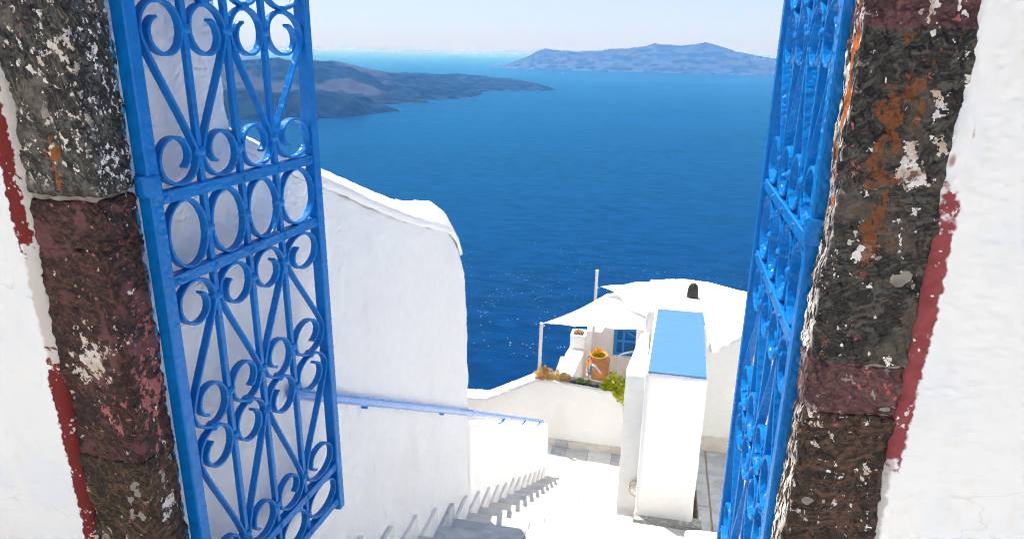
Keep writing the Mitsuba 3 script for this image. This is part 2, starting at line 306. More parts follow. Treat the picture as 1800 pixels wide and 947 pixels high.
# sea
def wave(p, n, uv):
    w = fbm(p.x * 0.013, p.y * 0.013, 0.5, 2)
    x, y = p.x + 3 * w, p.y + 6 * w
    return 1.0 * fbm(x * 0.10 + y * 0.03, y * 0.16 - x * 0.02, 1.0, 2) + 0.45 * noise(x * 0.55, y * 0.8, 2.0) + 0.22 * noise(x * 1.7 + y * 0.4, y * 2.1, 3.0)
def sea_col(p, n, uv):
    big = fbm(p.x * 0.0012 + 4, p.y * 0.0030, 1.0, 4)
    r = dr.sqrt(p.x * p.x + p.y * p.y)
    wob = 60 * noise(p.x * 0.002, 7.0, 1.0)
    tr1 = smoothstep(9.0, 2.0, dr.abs(p.y - 0.06 * p.x - 1790 - wob)); tr2 = smoothstep(12.0, 3.0, dr.abs(p.y + 0.10 * p.x - 2330 + wob))
    rip = fbm(p.x * 0.045 + 0.02 * p.y, p.y * 0.10, 3.0, 4); rip2 = noise(p.x * 0.5, p.y * 0.9, 5.0)  # light and dark of the wave facets, put into the water colour
    c = mix((0.0001, 0.0085, 0.058), (0.0002, 0.0330, 0.170), big * 0.5 + 0.5 * smoothstep(0.22, 0.78, rip * 0.75 + rip2 * 0.25))
    c = c * (1 - 0.30 * dr.maximum(tr1, tr2 * 0.6))
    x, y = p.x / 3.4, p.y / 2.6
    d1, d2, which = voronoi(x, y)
    sun_glint = smoothstep(0.26, 0.16, d1) * dr.select(which > 0.962, 1.0, 0.0) * smoothstep(0.40, 0.62, fbm(p.x * 0.012, p.y * 0.012, 9.0, 3))  # sun glints on the waves, painted as white spots in the colour
    return mix(c, (0.55, 0.58, 0.60), sun_glint * smoothstep(1050.0, 500.0, r))
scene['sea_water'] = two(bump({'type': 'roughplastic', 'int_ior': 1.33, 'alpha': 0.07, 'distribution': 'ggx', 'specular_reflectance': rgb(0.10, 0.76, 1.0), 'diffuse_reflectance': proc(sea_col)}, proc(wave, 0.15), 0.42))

def lava(p, n, uv):
    f = fbm(p.x * 0.02, p.y * 0.02, p.z * 0.02, 5); g = fbm(p.x * 0.0035, p.y * 0.0035, 3.0, 4)
    c = mix((0.0005, 0.0035, 0.003), (0.014, 0.026, 0.016), smoothstep(0.3, 0.7, f))
    r_ = dr.sqrt(p.x * p.x + p.y * p.y); be = p.x / p.y
    br = smoothstep(0.40, 0.50, g) * smoothstep(-238.0, -215.0, p.z) * smoothstep(-0.165, -0.20, be) * smoothstep(3150.0, 3400.0, r_)
    c = mix(c, mix((0.036, 0.036, 0.026), (0.080, 0.074, 0.054), f), br * 0.9)
    return mix(c, (0.06, 0.05, 0.035), smoothstep(-246.0, -249.0, p.z) * smoothstep(0.45, 0.6, f) * 0.6)
scene['lava_rock'] = two({'type': 'diffuse', 'reflectance': proc(lava)})
def cliff(p, n, uv):
    f = fbm(p.x * 0.008, p.y * 0.008, p.z * 0.02, 5); band = fbm(p.x * 0.0006, 1.0, p.z * 0.05, 3)
    c = mix((0.012, 0.011, 0.010), (0.062, 0.054, 0.047), smoothstep(0.35, 0.65, f))
    return mix(c, (0.085, 0.075, 0.065), smoothstep(0.55, 0.68, band) * 0.35)
scene['cliff_rock'] = two({'type': 'diffuse', 'reflectance': proc(cliff)})

# ------------------------------------------------------------------ sea, islands, haze
SEA = -250.0
g = np.concatenate([-np.geomspace(3.4e5, 300, 16), [0], np.geomspace(300, 3.4e5, 16)])
gx, gy = np.meshgrid(g, g, indexing='ij'); ng = len(g)
i, j = np.meshgrid(np.arange(ng - 1), np.arange(ng - 1), indexing='ij'); a = (i * ng + j).ravel()
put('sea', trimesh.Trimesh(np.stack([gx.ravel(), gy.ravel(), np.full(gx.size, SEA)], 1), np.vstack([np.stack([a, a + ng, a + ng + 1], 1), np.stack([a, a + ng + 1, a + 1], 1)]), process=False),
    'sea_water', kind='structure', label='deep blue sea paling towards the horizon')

def island(name, bsdf, layers, x0, x1, nx, ny, amp, fscale, label, seed=0):
    """polar height field; each layer: crest line and shore line by bearing, the crest some way behind the shore"""
    xs = np.linspace(x0, x1, nx)
    far = near = None
    L = []
    for crest, shore, back in layers:
        cx, cy = np.array(crest).T; sx, sy = np.array(shore).T
        ys = np.interp(xs, sx, sy); yc = np.interp(xs, cx, cy)
        d = np.stack([ray(x, y) for x, y in zip(xs, ys)]); t = SEA / d[:, 2]; yf = d[:, 1] * t
        rr = np.hypot(d[:, 0], d[:, 1]) * t
        bearing = np.arctan2(d[:, 0], d[:, 1])
        ins = ((xs >= sx[0]) & (xs <= sx[-1]))
        dc = np.stack([ray(x, y) for x, y in zip(xs, yc)])
        rc = rr + back
        rsea = np.hypot(dc[:, 0], dc[:, 1]) * SEA / np.minimum(dc[:, 2], -1e-3)
        rc = np.where(dc[:, 2] < 0, rr + np.clip(0.5 * (rsea - rr), 12, back), rc)
        hc = dc[:, 2] / np.hypot(dc[:, 0], dc[:, 1]) * rc - SEA
        L.append((rr, rc, np.where(ins, np.maximum(hc, 0), 0), bearing, back))
    bearing = L[0][3]
    rmin = min(l[0][l[2] > 0].min() for l in L) - 60; rmax = max(l[1][l[2] > 0].max() for l in L) * 1.12 + 300
    rad = np.linspace(rmin, rmax, ny)
    R = rad[None, :] * np.ones((nx, 1))
    H = np.full(R.shape, -6.0)
    for rr, rc, hc, be, back in L:
        t = (R - rr[:, None]) / (rc - rr)[:, None]
        rise = np.where(t < 0, t * 30, np.where(t < 1, np.sin(np.clip(t, 0, 1) * np.pi / 2) ** 0.8, np.clip(1 - (t - 1) / 1.8, -0.5, 1)))
        h = np.where(t < 0, -6.0, hc[:, None] * rise - 4 * (hc[:, None] <= 0))
        H = np.maximum(H, h)
    X, Y = R * np.sin(bearing)[:, None], R * np.cos(bearing)[:, None]
    P = np.stack([X, Y, np.zeros_like(X)], -1)
    nz = meshkit.fbm(P / fscale + 11, 5, seed) - 0.5
    ridge = np.abs(meshkit.fbm(P / (fscale * 0.45) + 31, 4, seed + 3) - 0.5)
    hn = np.clip(H / 40, 0, 1)
    H = H + amp * (nz * 1.2 - ridge * 1.3 + 0.12) * hn
    v = np.stack([X, Y, SEA + H], -1).reshape(-1, 3)
    i, j = np.meshgrid(np.arange(nx - 1), np.arange(ny - 1), indexing='ij'); a = (i * ny + j).ravel()
    f = np.vstack([np.stack([a, a + ny + 1, a + ny], 1), np.stack([a, a + 1, a + ny + 1], 1)])
    keep = (v[f][:, :, 2].max(1) > SEA - 5.5)
    m = trimesh.Trimesh(v, f[keep], process=False); m.remove_unreferenced_vertices()
    put(name, m, bsdf, smooth=True, kind='structure', label=label)
island('near_island', 'lava_rock', [
    ([(300, 160), (400, 164), (560, 160), (600, 164), (640, 172), (668, 185), (706, 196)], [(300, 214), (400, 212), (560, 208), (620, 206), (660, 200), (703, 196.5)], 260),
    ([(300, 150), (560, 158), (620, 166), (690, 170), (730, 176), (758, 181)], [(300, 192), (560, 190), (660, 184.5), (730, 182.5), (757, 181.3)], 420),
    ([(300, 104), (400, 106), (480, 104), (560, 108), (590, 109), (620, 113), (680, 127), (740, 136), (800, 148), (830, 156), (850, 165)], [(300, 183), (560, 182), (660, 178), (735, 176.5), (800, 175), (830, 171), (849, 166)], 900),
    ([(560, 130), (700, 130), (760, 131.5), (800, 133), (850, 138.5), (900, 143), (940, 149.5), (965, 155), (978, 158.5)], [(560, 168), (700, 166), (850, 161.5), (900, 160.5), (978, 159.2)], 1100),
], 300, 982, 520, 260, 40, 230.0, 'dark lava island with a brown slope in the middle of the bay')
island('far_island', 'cliff_rock', [
    ([(868, 119), (885, 115), (905, 107), (930, 98), (948, 89), (962, 86.5), (985, 90), (1005, 92), (1040, 91), (1062, 88), (1100, 86), (1130, 82), (1150, 75.5), (1160, 78), (1185, 81), (1205, 80), (1235, 75.5), (1262, 83), (1290, 92), (1320, 99), (1350, 103), (1400, 104), (1480, 106), (1600, 109)],
     [(868, 119.6), (905, 121), (1000, 124.5), (1100, 127), (1200, 129.5), (1300, 131.8), (1400, 134.5), (1500, 137), (1600, 140)], 900),
], 866, 1600, 620, 130, 42, 420.0, 'long steep island with banded cliffs across the bay', 4)
island('distant_island', 'cliff_rock', [([(400, 107), (425, 99), (445, 97.5), (470, 103), (520, 107)], [(400, 107.4), (470, 107.7), (520, 108)], 900)], 395, 525, 80, 40, 40, 900.0, 'pale island peak on the horizon behind the lava island', 8)
d = ray(1350, 104); vp = d / math.hypot(d[0], d[1]) * 10150
vm = []
for k in range(26):
    o = np.array([rng.uniform(-260, 330), rng.uniform(-60, 60), rng.uniform(-4, 4)])
    vm.append(trimesh.creation.box([rng.uniform(12, 26), 14, rng.uniform(6, 10)], T_ := trimesh.transformations.translation_matrix(vp + o + np.array([0, 0, 2]))))
scene['white_far'] = two(principled(rgb(0.8, 0.8, 0.8), 0.9, 0.2))
put('village', cat(vm), 'white_far', kind='stuff', label='tiny white village along the crest of the far island', category='village')
bt = thing('boat', 'tiny white boat on the sea below the far island', 'boat')
d = ray(989, 128.3); bp = d * (SEA / d[2])
def boat_part(pts, z0, z1):
    m = tri(prism(pts, z0, z1)); m.vertices += bp + np.array([0, 0, 0]); return m
put('hull', boat_part([(-11, 0), (-8, -2.6), (7, -2.6), (12, 0), (7, 2.6), (-8, 2.6)], -0.6, 2.6), 'white_far', bt)
put('cabin', boat_part([(-6, -1.8), (3, -1.8), (4.5, 0), (3, 1.8), (-6, 1.8)], 2.5, 5.2), 'white_far', bt)

# hillside under the steps and terrace, falling to the sea
def hill(u, v):
    s = -30 + 330 * v ** 1.6; n = (u - 0.5) * 400
    z = np.where(s < 0.9, -1.62, np.where(s < 7.4, -1.9 - 0.60 * (s - 0.9), -5.8 - 0.95 * (s - 7.4)))
    z = z + np.where(s > 10, 1, 0) * (meshkit.fbm(np.stack([s, n, 0 * s], -1) / 9.0, 4) - 0.75) * np.minimum(6, (s - 10) * 0.4)
    z = z - 0.30 * np.maximum(np.abs(n) - 6, 0)
    return Wa(np.stack([s, n, np.maximum(z, SEA - 3)], -1))
put('hillside', fix(patch(hill, 161, 140)), 'earth', smooth=True, kind='structure', label='rocky slope falling from the steps to the sea')

# ------------------------------------------------------------------ gateway wall with stone jambs
gw = thing('gateway_wall', 'rough white plastered wall with weathered dark stone jambs either side of the blue gates', 'wall')
def pier(profile, z0, z1, amp, edge):
    man = prism(profile, z0, z1).refine_to_length(edge)
    m = tri(man); m.vertices = Ga(m.vertices); return m
for prof, side in (([(-4.2, 0.975), (-1.128, 0.975), (-1.128, 1.095), (-4.2, 1.095)], -1), ([(0.342, 0.985), (3.8, 0.985), (3.8, 1.10), (0.342, 1.10)], 1)):
    # fine near the doorway, coarse beyond the frame
    lim = -2.1 if side < 0 else 1.4
    nearp = [(min(max(q, lim), 9) if side < 0 else max(min(q, lim), -9), m) for q, m in prof]
    farp = [(q if (q < lim if side < 0 else q > lim) else lim, m) for q, m in prof]
    m = pier(nearp, -1.65, 0.75, 0, 0.02); m = fix(m)
    trimesh.smoothing.filter_laplacian(m, lamb=0.5, iterations=2, volume_constraint=False)
    m.vertices = rough(m.vertices, m.vertex_normals, 0.016, 2.5, 2, 2); m.vertices = rough(m.vertices, m.vertex_normals, 0.0010, 26.0, 2, 6)
    put('plaster', m, 'gate_plaster', gw, smooth=True)
    put('plaster', fix(pier(farp, -1.65, 0.74, 0, 0.3)), 'gate_plaster', gw)
def jamb_stone(prof, z0, z1, seed, amp=0.018, edge=0.0048, shrink=0.0):
    m = tri(prism(prof, z0, z1).refine_to_length(edge)); m.vertices = Ga(m.vertices); m = fix(m)
    trimesh.smoothing.filter_laplacian(m, lamb=0.5, iterations=2, volume_constraint=False)
    v, nr = m.vertices, m.vertex_normals
    x = v * np.array([1, 1, 1.0])
    big = meshkit.fbm(x * 9 + seed * 7, 3, seed) - 0.5
    chip = np.abs(meshkit.fbm((x + 0.02 * big[:, None]) * np.array([38, 38, 30]) + seed, 3, seed + 1) - 0.5)
    fin = meshkit.fbm(x * 110 + seed, 2, seed + 2) - 0.5
    m.vertices = v + nr * (amp * big * 1.0 - 0.020 * chip + 0.004 + 0.005 * fin)[:, None]
    return m
PL = [(-1.135, 0.985), (-0.998, 0.985), (-0.988, 0.995), (-0.992, 1.084), (-1.135, 1.084)]
PR = [(0.350, 0.993), (0.234, 0.993), (0.224, 1.003), (0.226, 1.082), (0.350, 1.082)]
jl = gw + '__jamb'; jr = gw + '__jamb_001'
labels[jl] = {'label': 'left jamb of black, dark red and brown stones with white paint flakes'}
labels[jr] = {'label': 'right jamb of black and dark brown stones with orange lichen'}
for z0, z1, sd in ((-0.254, 0.74, 1), (-0.354, -0.266, 2), (-0.798, -0.357, 3), (-1.30, -0.801, 4), (-1.64, -1.302, 5)):
    put('stone', jamb_stone(PL, z0, z1, sd), 'jamb_stone_a', jl, smooth=True)
def inset(p, d):
    c = m3.CrossSection([np.array(p[::-1] if np.cross(np.subtract(p[1], p[0]), np.subtract(p[2], p[1])) < 0 else p)])
    return c.offset(-d, m3.JoinType.Miter).to_polygons()[0]
put('mortar', jamb_stone(inset(PL, 0.007), -1.64, 0.72, 9, 0.006), 'mortar', jl, smooth=True)
for z0, z1, sd in ((-0.4225, 0.74, 12), (-0.5035, -0.4232, 13), (-1.10, -0.5042, 14), (-1.64, -1.101, 15)):
    put('stone', jamb_stone(PR, z0, z1, sd), 'jamb_stone_b', jr, smooth=True)
put('mortar', jamb_stone(inset(PR, 0.007), -1.64, 0.72, 10, 0.006), 'mortar', jr, smooth=True)
# threshold paving on the near side, where the camera stands
def paving(key_parent, s_edges, n_edges, z, mats, t=0.03, gap=0.006, seed=0, lab=None):
    r = random.Random(seed)
    for a0, a1 in zip(s_edges[:-1], s_edges[1:]):
        sh = r.uniform(-0.12, 0.12)
        ne = [n_edges[0]] + [e + sh for e in n_edges[1:-1]] + [n_edges[-1]]
        for b0, b1 in zip(ne[:-1], ne[1:]):
            dz = r.uniform(-0.0015, 0.0015)
            put('tile', slab_fixed(a0 + gap / 2, a1 - gap / 2, b0 + gap / 2, b1 - gap / 2, z - t, z + dz, 0.003), r.choice(mats), key_parent)
put('upper_path', slab_fixed(-2.6, 0.95, -5, 7, -1.55, -1.385), 'grout', kind='structure', label='paved path in front of the gate')
paving('upper_path', list(np.arange(-2.05, 0.96, 0.5)), list(np.arange(-3.0, 5.01, 0.8)), -1.36, ['marble_white', 'marble_grey', 'marble_warm'], seed=3)

# unseen white house added behind the camera, bouncing sunlight onto the shaded doorway
lh = thing('lane_house', 'unseen white house with a blue door added across the path to bounce sunlight onto the gateway', 'house')
man = prism([(-6.0, -1.6), (7.0, -1.6), (7.0, 2.2), (-6.0, 2.5)], -2.35, -2.05) - m3.Manifold.cube([0.95, 2.1, 0.16]).translate([0.6, -1.36, -2.16])
m = tri(man); m.vertices = Ga(m.vertices[:, [0, 2, 1]]); put('wall', fix(m), 'limewash_smooth', lh)
m = trimesh.creation.box([0.93, 0.05, 2.08]); m.vertices = Ga(m.vertices + [1.075, -2.13, -0.32]); put('door', m, 'blue_paint', lh)
m = trimesh.creation.box([0.02, 0.06, 0.14]); m.vertices = Ga(m.vertices + [1.45, -2.09, -0.35]); put('handle', m, 'brass', lh + '__door')

# ------------------------------------------------------------------ stairs
SZ, SS, RUN, RISE = -2.22384, 2.6012, 0.29, 0.17
def nose(k): return SS + RUN * k
def lev(k): return SZ - RISE * k
LAND = lev(15)
prof = [(nose(-6) - 0.29 - 0.2, lev(-6) - 0.035)]
for k in range(-6, 15):
    prof += [(nose(k) - 0.02, lev(k) - 0.035), (nose(k) - 0.02, lev(k + 1) - 0.035)]
prof += [(nose(14) + 0.02, LAND - 0.6), (nose(-6) - 0.49, LAND - 0.6)]
m = tri(prism(prof, 0.005, 1.60)); m.vertices = Wa(m.vertices[:, [0, 2, 1]]); m = fix(m)
put('stairs', m, 'limewash_smooth', kind='structure', label='white marble stairs going down to the landing')
r = random.Random(4)
for k in range(-6, 15):
    wide = 1.60 if nose(k) < 4.2 else (0.95 if nose(k) > 4.6 else 1.52)
    j1 = r.uniform(0.40, 0.62)
    if k == 5: j1 = 0.36
    cuts = [0.004, j1, wide] if wide < 1.2 else [0.004, j1, j1 + 0.52, wide]
    for c, (b0, b1) in enumerate(zip(cuts[:-1], cuts[1:])):
        mt = r.choice(['marble_white', 'marble_white', 'marble_grey'])
        if k in (1, 2) and c == 0: mt = 'marble_grey'
        if k == 5 and c == 0: mt = 'marble_warm'
        put('tread', slab_fixed(nose(k - 1) - 0.018, nose(k) + 0.004, b0 + 0.0015, b1 - 0.0015, lev(k) - 0.035, lev(k) + r.uniform(-0.0015, 0.0015), 0.005), mt, 'stairs')
    # skirting upright against the wall
    sk = prism([(nose(k - 1) - 0.004, lev(k) + 0.001), (nose(k) - 0.006, lev(k) + 0.001), (nose(k) - 0.006, lev(k) + 0.115 + r.uniform(-0.01, 0.01)), (nose(k - 1) - 0.004, lev(k) + 0.13)], 0.002, 0.020)
    m = tri(sk); m.vertices = Wa(m.vertices[:, [0, 2, 1]]); put('skirting', fix(m), 'marble_grey' if k == 2 else 'marble_pale', 'stairs')

# landing
put('landing', slab_fixed(nose(14) - 0.01, 7.66, -2.2, 1.05, LAND - 0.4, LAND - 0.006), 'grout', kind='structure', label='marble landing at the foot of the stairs')
rr = random.Random(9)
for a0, a1 in ((nose(14) + 0.0, 6.98), (6.98, 7.58)):
    e = [-1.9, -1.5, -1.15, -0.72, -0.35, -0.03, 0.15, 0.43, 0.72, 0.98] if a0 > 6.9 else [-1.9, -1.2, -0.6, 0.02, 0.30, 0.58, 0.98]
    for b0, b1 in zip(e[:-1], e[1:]):
        mt = 'marble_grey' if abs(b0 + 0.03) < 0.01 else 'marble_pale' if rr.random() < 0.6 else 'marble_white'
        put('tile', slab_fixed(a0 + 0.003, a1 - 0.003, b0 + 0.003, b1 - 0.003, LAND - 0.03, LAND + rr.uniform(-0.001, 0.001), 0.003), mt, 'landing')
# paved nook right of the buttress
put('nook_floor', slab_fixed(4.10, 5.50, 1.50, 3.2, -3.9, -3.262), 'grout', kind='structure', label='grey marble floor beside the house wall')
for b0, b1, e in ((1.50, 1.585, [4.12, 4.60, 5.10, 5.46]), (1.60, 2.15, [4.12, 5.46]), (2.16, 3.1, [4.12, 4.8, 5.46])):
    for a0, a1 in zip(e[:-1], e[1:]):
        put('tile', slab_fixed(a0 + 0.003, a1 - 0.003, b0, b1, -3.29, -3.25, 0.003), 'marble_grey', 'nook_floor')

# ------------------------------------------------------------------ walls by the stairs
sw = thing('side_wall', 'tall rough white wall with a sloping top behind the left gate', 'wall')
LIP = np.array([(1.47, -0.19), (1.891, -0.367), (2.028, -0.418), (2.244, -0.509), (2.511, -0.613), (2.849, -0.729), (3.15, -0.828), (3.236, -0.861), (3.34, -0.940), (3.408, -1.023), (3.49, -1.15), (3.527, -1.257)])
CREST = np.array([(1.47, -0.155), (1.90, -0.315), (2.103, -0.384), (2.255, -0.438), (2.443, -0.51), (2.728, -0.612), (3.0, -0.672), (3.20, -0.712), (3.25, -0.745), (3.30, -0.82), (3.34, -0.93), (3.408, -1.02)])
pts = [(1.02, -2.2), (1.02, 0.85), (1.30, 0.85), (1.44, 0.78), (1.49, 0.55), (1.48, -0.19)] + [(a, b - 0.014) for a, b in LIP[1:]] + [(3.555, -1.6), (3.57, -2.2), (3.575, -3.9), (2.5, -3.9)]
m = soft(prism(pts, -0.15, 0.0), 0.025, 2, 0.016, 6.0, 0.004, 34.0, order=(0, 2, 1))
put('wall', m, 'limewash', sw, smooth=True)
def coping(u, v):
    sS = 1.47 + 1.94 * u
    lip = np.interp(sS, LIP[:, 0], LIP[:, 1]); cr = np.interp(sS, CREST[:, 0], CREST[:, 1]); cr = np.maximum(cr, lip)
    k = np.array([0, .12, .2, .45, .8, .92, 1.0])
    nn = np.interp(v, k, [0.0, 0.013, 0.013, -0.03, -0.10, -0.145, -0.155])
    w = np.interp(v, k, [0, 0, 0, 0.6, 1.0, 0.95, 0.0]); dz = np.interp(v, k, [-0.03, -0.018, 0.0, 0.004, 0.0, -0.02, -0.30])
    wob = 0.012 * (meshkit.fbm(np.stack([sS * 9, 0 * sS, v * 2], -1), 3) - 0.5)
    return Wa(np.stack([sS, nn + wob * 0.8, lip + (cr - lip) * w + dz + wob], -1))
m = patch(coping, 220, 40); m.vertices = rough(m.vertices, np.tile([0, 0, 1.0], (len(m.vertices), 1)), 0.006, 30.0)
put('coping', m, 'limewash', sw, smooth=True)
lp = thing('stair_parapet', 'low white parapet beside the lower steps under the handrail', 'parapet')
pts = [(3.56, -2.165), (6.84, -4.043), (6.93, -4.10), (6.955, -4.2), (6.965, -4.9), (6.0, -5.2), (3.56, -4.0)]
m = soft(prism(pts, -0.22, 0.0), 0.05, 1, 0.010, 7.0, order=(0, 2, 1))
put('wall', m, 'limewash_smooth', lp, smooth=True)
# handrail
hr_ = thing('handrail', 'pale blue painted metal handrail sloping down along the white wall', 'handrail')
def rail_z(s): return -1.152 - 0.5835 * (s - 1.95)
S_ = lambda s0, s1, n: [W(s, n, rail_z(s)) for s in np.linspace(s0, s1, 24)]
put('sleeve', tube(S_(1.60, 3.56, 0.024), 0.0175, 20), 'rail_paint', hr_, smooth=40)
put('pipe', tube(S_(3.50, 6.34, 0.022), 0.0165, 20), 'rail_paint', hr_, smooth=40)
put('collar', tube(S_(3.53, 3.562, 0.024), 0.0195, 20), 'rail_paint', hr_, smooth=40)
put('end_cap', trimesh.creation.icosphere(2, 0.0168).apply_translation(W(6.34, 0.022, rail_z(6.34))), 'rail_paint', hr_, smooth=True)
for s in (4.42, 5.28, 6.12):
    zt = rail_z(s); zw = -2.165 - 0.5725 * (s - 3.56)
    put('bracket', cat([tube([W(s, 0.026, zt - 0.012), W(s, 0.022, zt - 0.04), W(s + 0.004, 0.0, zt - 0.058), W(s + 0.006, -0.05, zw - 0.01)], 0.0065, 8), tube([W(s - 0.03, 0.026, zt - 0.020), W(s + 0.03, 0.026, zt - 0.0375)], 0.008, 8)]), 'blue_paint', hr_, smooth=40)
for s in (2.1, 3.0):
    put('bracket', tube([W(s, -0.02, rail_z(s) - 0.026), W(s, 0.022, rail_z(s) - 0.026), W(s, 0.024, rail_z(s) - 0.008)], 0.006, 8), 'blue_paint', hr_, smooth=40)

# kerb at the right of the steps
kb = thing('stair_kerb', 'low sunlit white kerb along the right side of the upper steps', 'kerb')
pts = [(1.35, 1.56), (3.70, 1.40), (3.93, 1.36), (4.02, 1.52), (4.02, 2.45), (1.35, 2.45)]
m = tri(prism(pts, -4.2, 0.0).refine_to_length(0.08))
v = m.vertices; top = v[:, 2] > -0.01
zt_ = -1.455 - 0.586 * np.clip(v[:, 0] - 1.35, 0, 2.75); v[:, 2] = zt_ + v[:, 2] * 0.2; m.vertices = Wa(v); m = fix(m)
trimesh.smoothing.filter_laplacian(m, iterations=2, volume_constraint=False); m.vertices = rough(m.vertices, m.vertex_normals, 0.01, 6.0)
put('kerb', m, 'limewash_smooth', kb, smooth=True)

rw = thing('lane_wall', 'sunlit white wall added to bounce light onto the side wall, seen through the right gate leaf', 'wall')  # added wall; its height is set by the light it reflects
m = soft(prism([(1.14, -3.6), (1.14, -0.35), (2.2, -0.55), (4.0, -1.5), (5.3, -2.15), (5.38, -2.35), (5.38, -4.6)], 2.30, 2.6), 0.08, 2, 0.012, 6.0, order=(0, 2, 1))
put('wall', m, 'limewash_smooth', rw, smooth=True)
# ------------------------------------------------------------------ house with buttress
hs = thing('house', 'low white house with a gently vaulted roof beyond the steps', 'house')
FS = 5.42
FN = np.array([1.005, 1.03, 1.12, 1.46, 1.50, 1.545, 1.815, 2.25, 2.8, 3.6]); FZ = np.array([-2.06, -2.02, -2.00, -2.01, -2.15, -2.34, -2.145, -1.90, -1.78, -1.80])
m = soft(prism([(1.005, -5.0)] + list(zip(FN, FZ)) + [(3.6, -5.0)], FS, FS + 0.25), 0.04, 2, 0.008, 9.0, order=(2, 0, 1))
put('wall', m, 'limewash', hs, smooth=True)
put('skirting', slab_fixed(FS - 0.03, FS + 0.05, 1.44, 3.5, -3.26, -3.125, 0.006), 'marble_warm', hs)
# vaulted roof: from the front edge back to a far arch
def roof(u, v):
    n = 1.03 + 3.0 * u
    nf = 1.0 + 2.6 * u
    zf = np.interp(nf, FN, FZ) - 0.004
    zb = np.interp(n, [0.42, 0.7, 1.0, 1.45, 1.8, 2.34, 3.0, 4.1], [-3.08, -2.975, -2.92, -2.875, -2.885, -3.00, -3.25, -3.9])
    s = FS + 0.08 + (9.0 - FS - 0.08) * v
    w = v
    nn = nf * (1 - w) + n * w
    z = zf * (1 - w) + zb * w + 0.06 * np.sin(np.pi * w) * (0.3 + 0.7 * np.sin(np.pi * np.clip(u * 1.3, 0, 1)))
    return Wa(np.stack([s, nn, z], -1))
top = patch(roof, 90, 60); nv = len(top.vertices)
def shell(top, drop):
    """closes a grid patch downwards"""
    bot = top.vertices - np.array([0, 0, drop]); n = len(bot)
    ed = top.edges[trimesh.grouping.group_rows(top.edges_sorted, require_count=1)]
    sides = np.vstack([np.stack([ed[:, 1], ed[:, 0], ed[:, 0] + n], 1), np.stack([ed[:, 1], ed[:, 0] + n, ed[:, 1] + n], 1)])
    return fix(trimesh.Trimesh(np.vstack([top.vertices, bot]), np.vstack([top.faces, top.faces[:, ::-1] + n, sides]), process=False))
top.vertices = rough(top.vertices, np.tile([0, 0, 1.0], (nv, 1)), 0.03, 3.0); roof_top = top
put('roof', shell(top, 0.22), 'limewash_smooth', hs, smooth=35)
# body of the house under the roof
m = tri(prism([(FS + 0.2, 0.97), (7.9, 0.92), (9.6, 0.88), (9.6, 3.5), (FS + 0.2, 3.4)], -6.5, -3.25)); m.vertices = Wa(m.vertices); put('wall', fix(m), 'limewash_smooth', hs)

bu = thing('buttress', 'white masonry buttress with a flat pale blue painted top', 'buttress')
BZ = -2.0
m = soft(prism([(4.2, 1.035), (4.2, 1.435), (FS + 0.02, 1.47), (FS + 0.02, 1.08)], -3.26, BZ - 0.004), 0.04, 1, 0.022, 2.6, 0.003, 16.0)
put('body', m, 'limewash_smooth', bu, smooth=True)
c_ = [(4.205, 1.050), (4.203, 1.424), (4.6, 1.437), (5.05, 1.452), (5.14, 1.448), (5.17, 1.462), (5.25, 1.462), (FS - 0.02, 1.455), (FS - 0.02, 1.10), (4.8, 1.075)]
m = tri(prism(c_, BZ - 0.012, BZ + 0.004).refine_to_length(0.06)); m.vertices = Wa(m.vertices); m = fix(m); m.vertices[:, 2] += 0.010 * (meshkit.fbm(m.vertices * 3, 2) - 0.5)
put('painted_top', m, 'pale_blue_paint', bu)
put('plinth', slab_fixed(4.150, 4.26, 1.03, 1.50, -3.25, -3.115, 0.006), 'grey_marble_base', bu)

pp = thing('parapet', 'white parapet with a sunlit rising top left of the blue topped buttress', 'parapet')
pts = [(4.42, -5.0), (4.42, -2.15), (4.46, -2.115), (4.9, -2.17), (FS + 0.05, -2.25), (FS + 0.05, -5.0)]
man = prism(pts, 0.0, 1.0).refine_to_length(0.03).warp(lambda v: (v[0], v[1], (0.90 + 0.075 * min(max(v[0] - 4.42, 0), 1)) * (1 - v[2]) + 1.047 * v[2]))
m = soft(man, 0.03, 2, 0.008, 9.0, order=(0, 2, 1))
put('wall', m, 'limewash', pp, smooth=True)
# bulkhead lamp on the parapet
la = thing('wall_lamp', 'small round wall lamp with a wire guard on the parapet', 'wall lamp')
lc = np.array([4.42, 1.035, -3.02])
def ring_pts(ds, r, n=24): return [W(lc[0] - ds, lc[1] + r * math.cos(t), lc[2] + r * math.sin(t)) for t in np.linspace(0, 2 * math.pi, n)]
def disc_lathe(profile):
    m = lathe(profile, 24); v = m.vertices.copy()
    m.vertices = Wa(np.stack([lc[0] - v[:, 2], lc[1] + v[:, 0], lc[2] + v[:, 1]], 1)); return fix(m)
put('base', disc_lathe([(0, -0.01), (0.050, -0.01), (0.052, 0.012), (0.048, 0.018), (0, 0.018)]), 'white_metal', la, smooth=40)
put('glass', disc_lathe([(0.040, 0.016), (0.041, 0.05), (0.036, 0.075), (0.022, 0.092), (0, 0.097)]), 'lamp_glass', la, smooth=True)
put('guard_ring', tube(ring_pts(0.02, 0.050), 0.0028, 8, False), 'brass', la, smooth=True)
put('guard_ring', tube(ring_pts(0.07, 0.050), 0.0028, 8, False), 'brass', la, smooth=True)

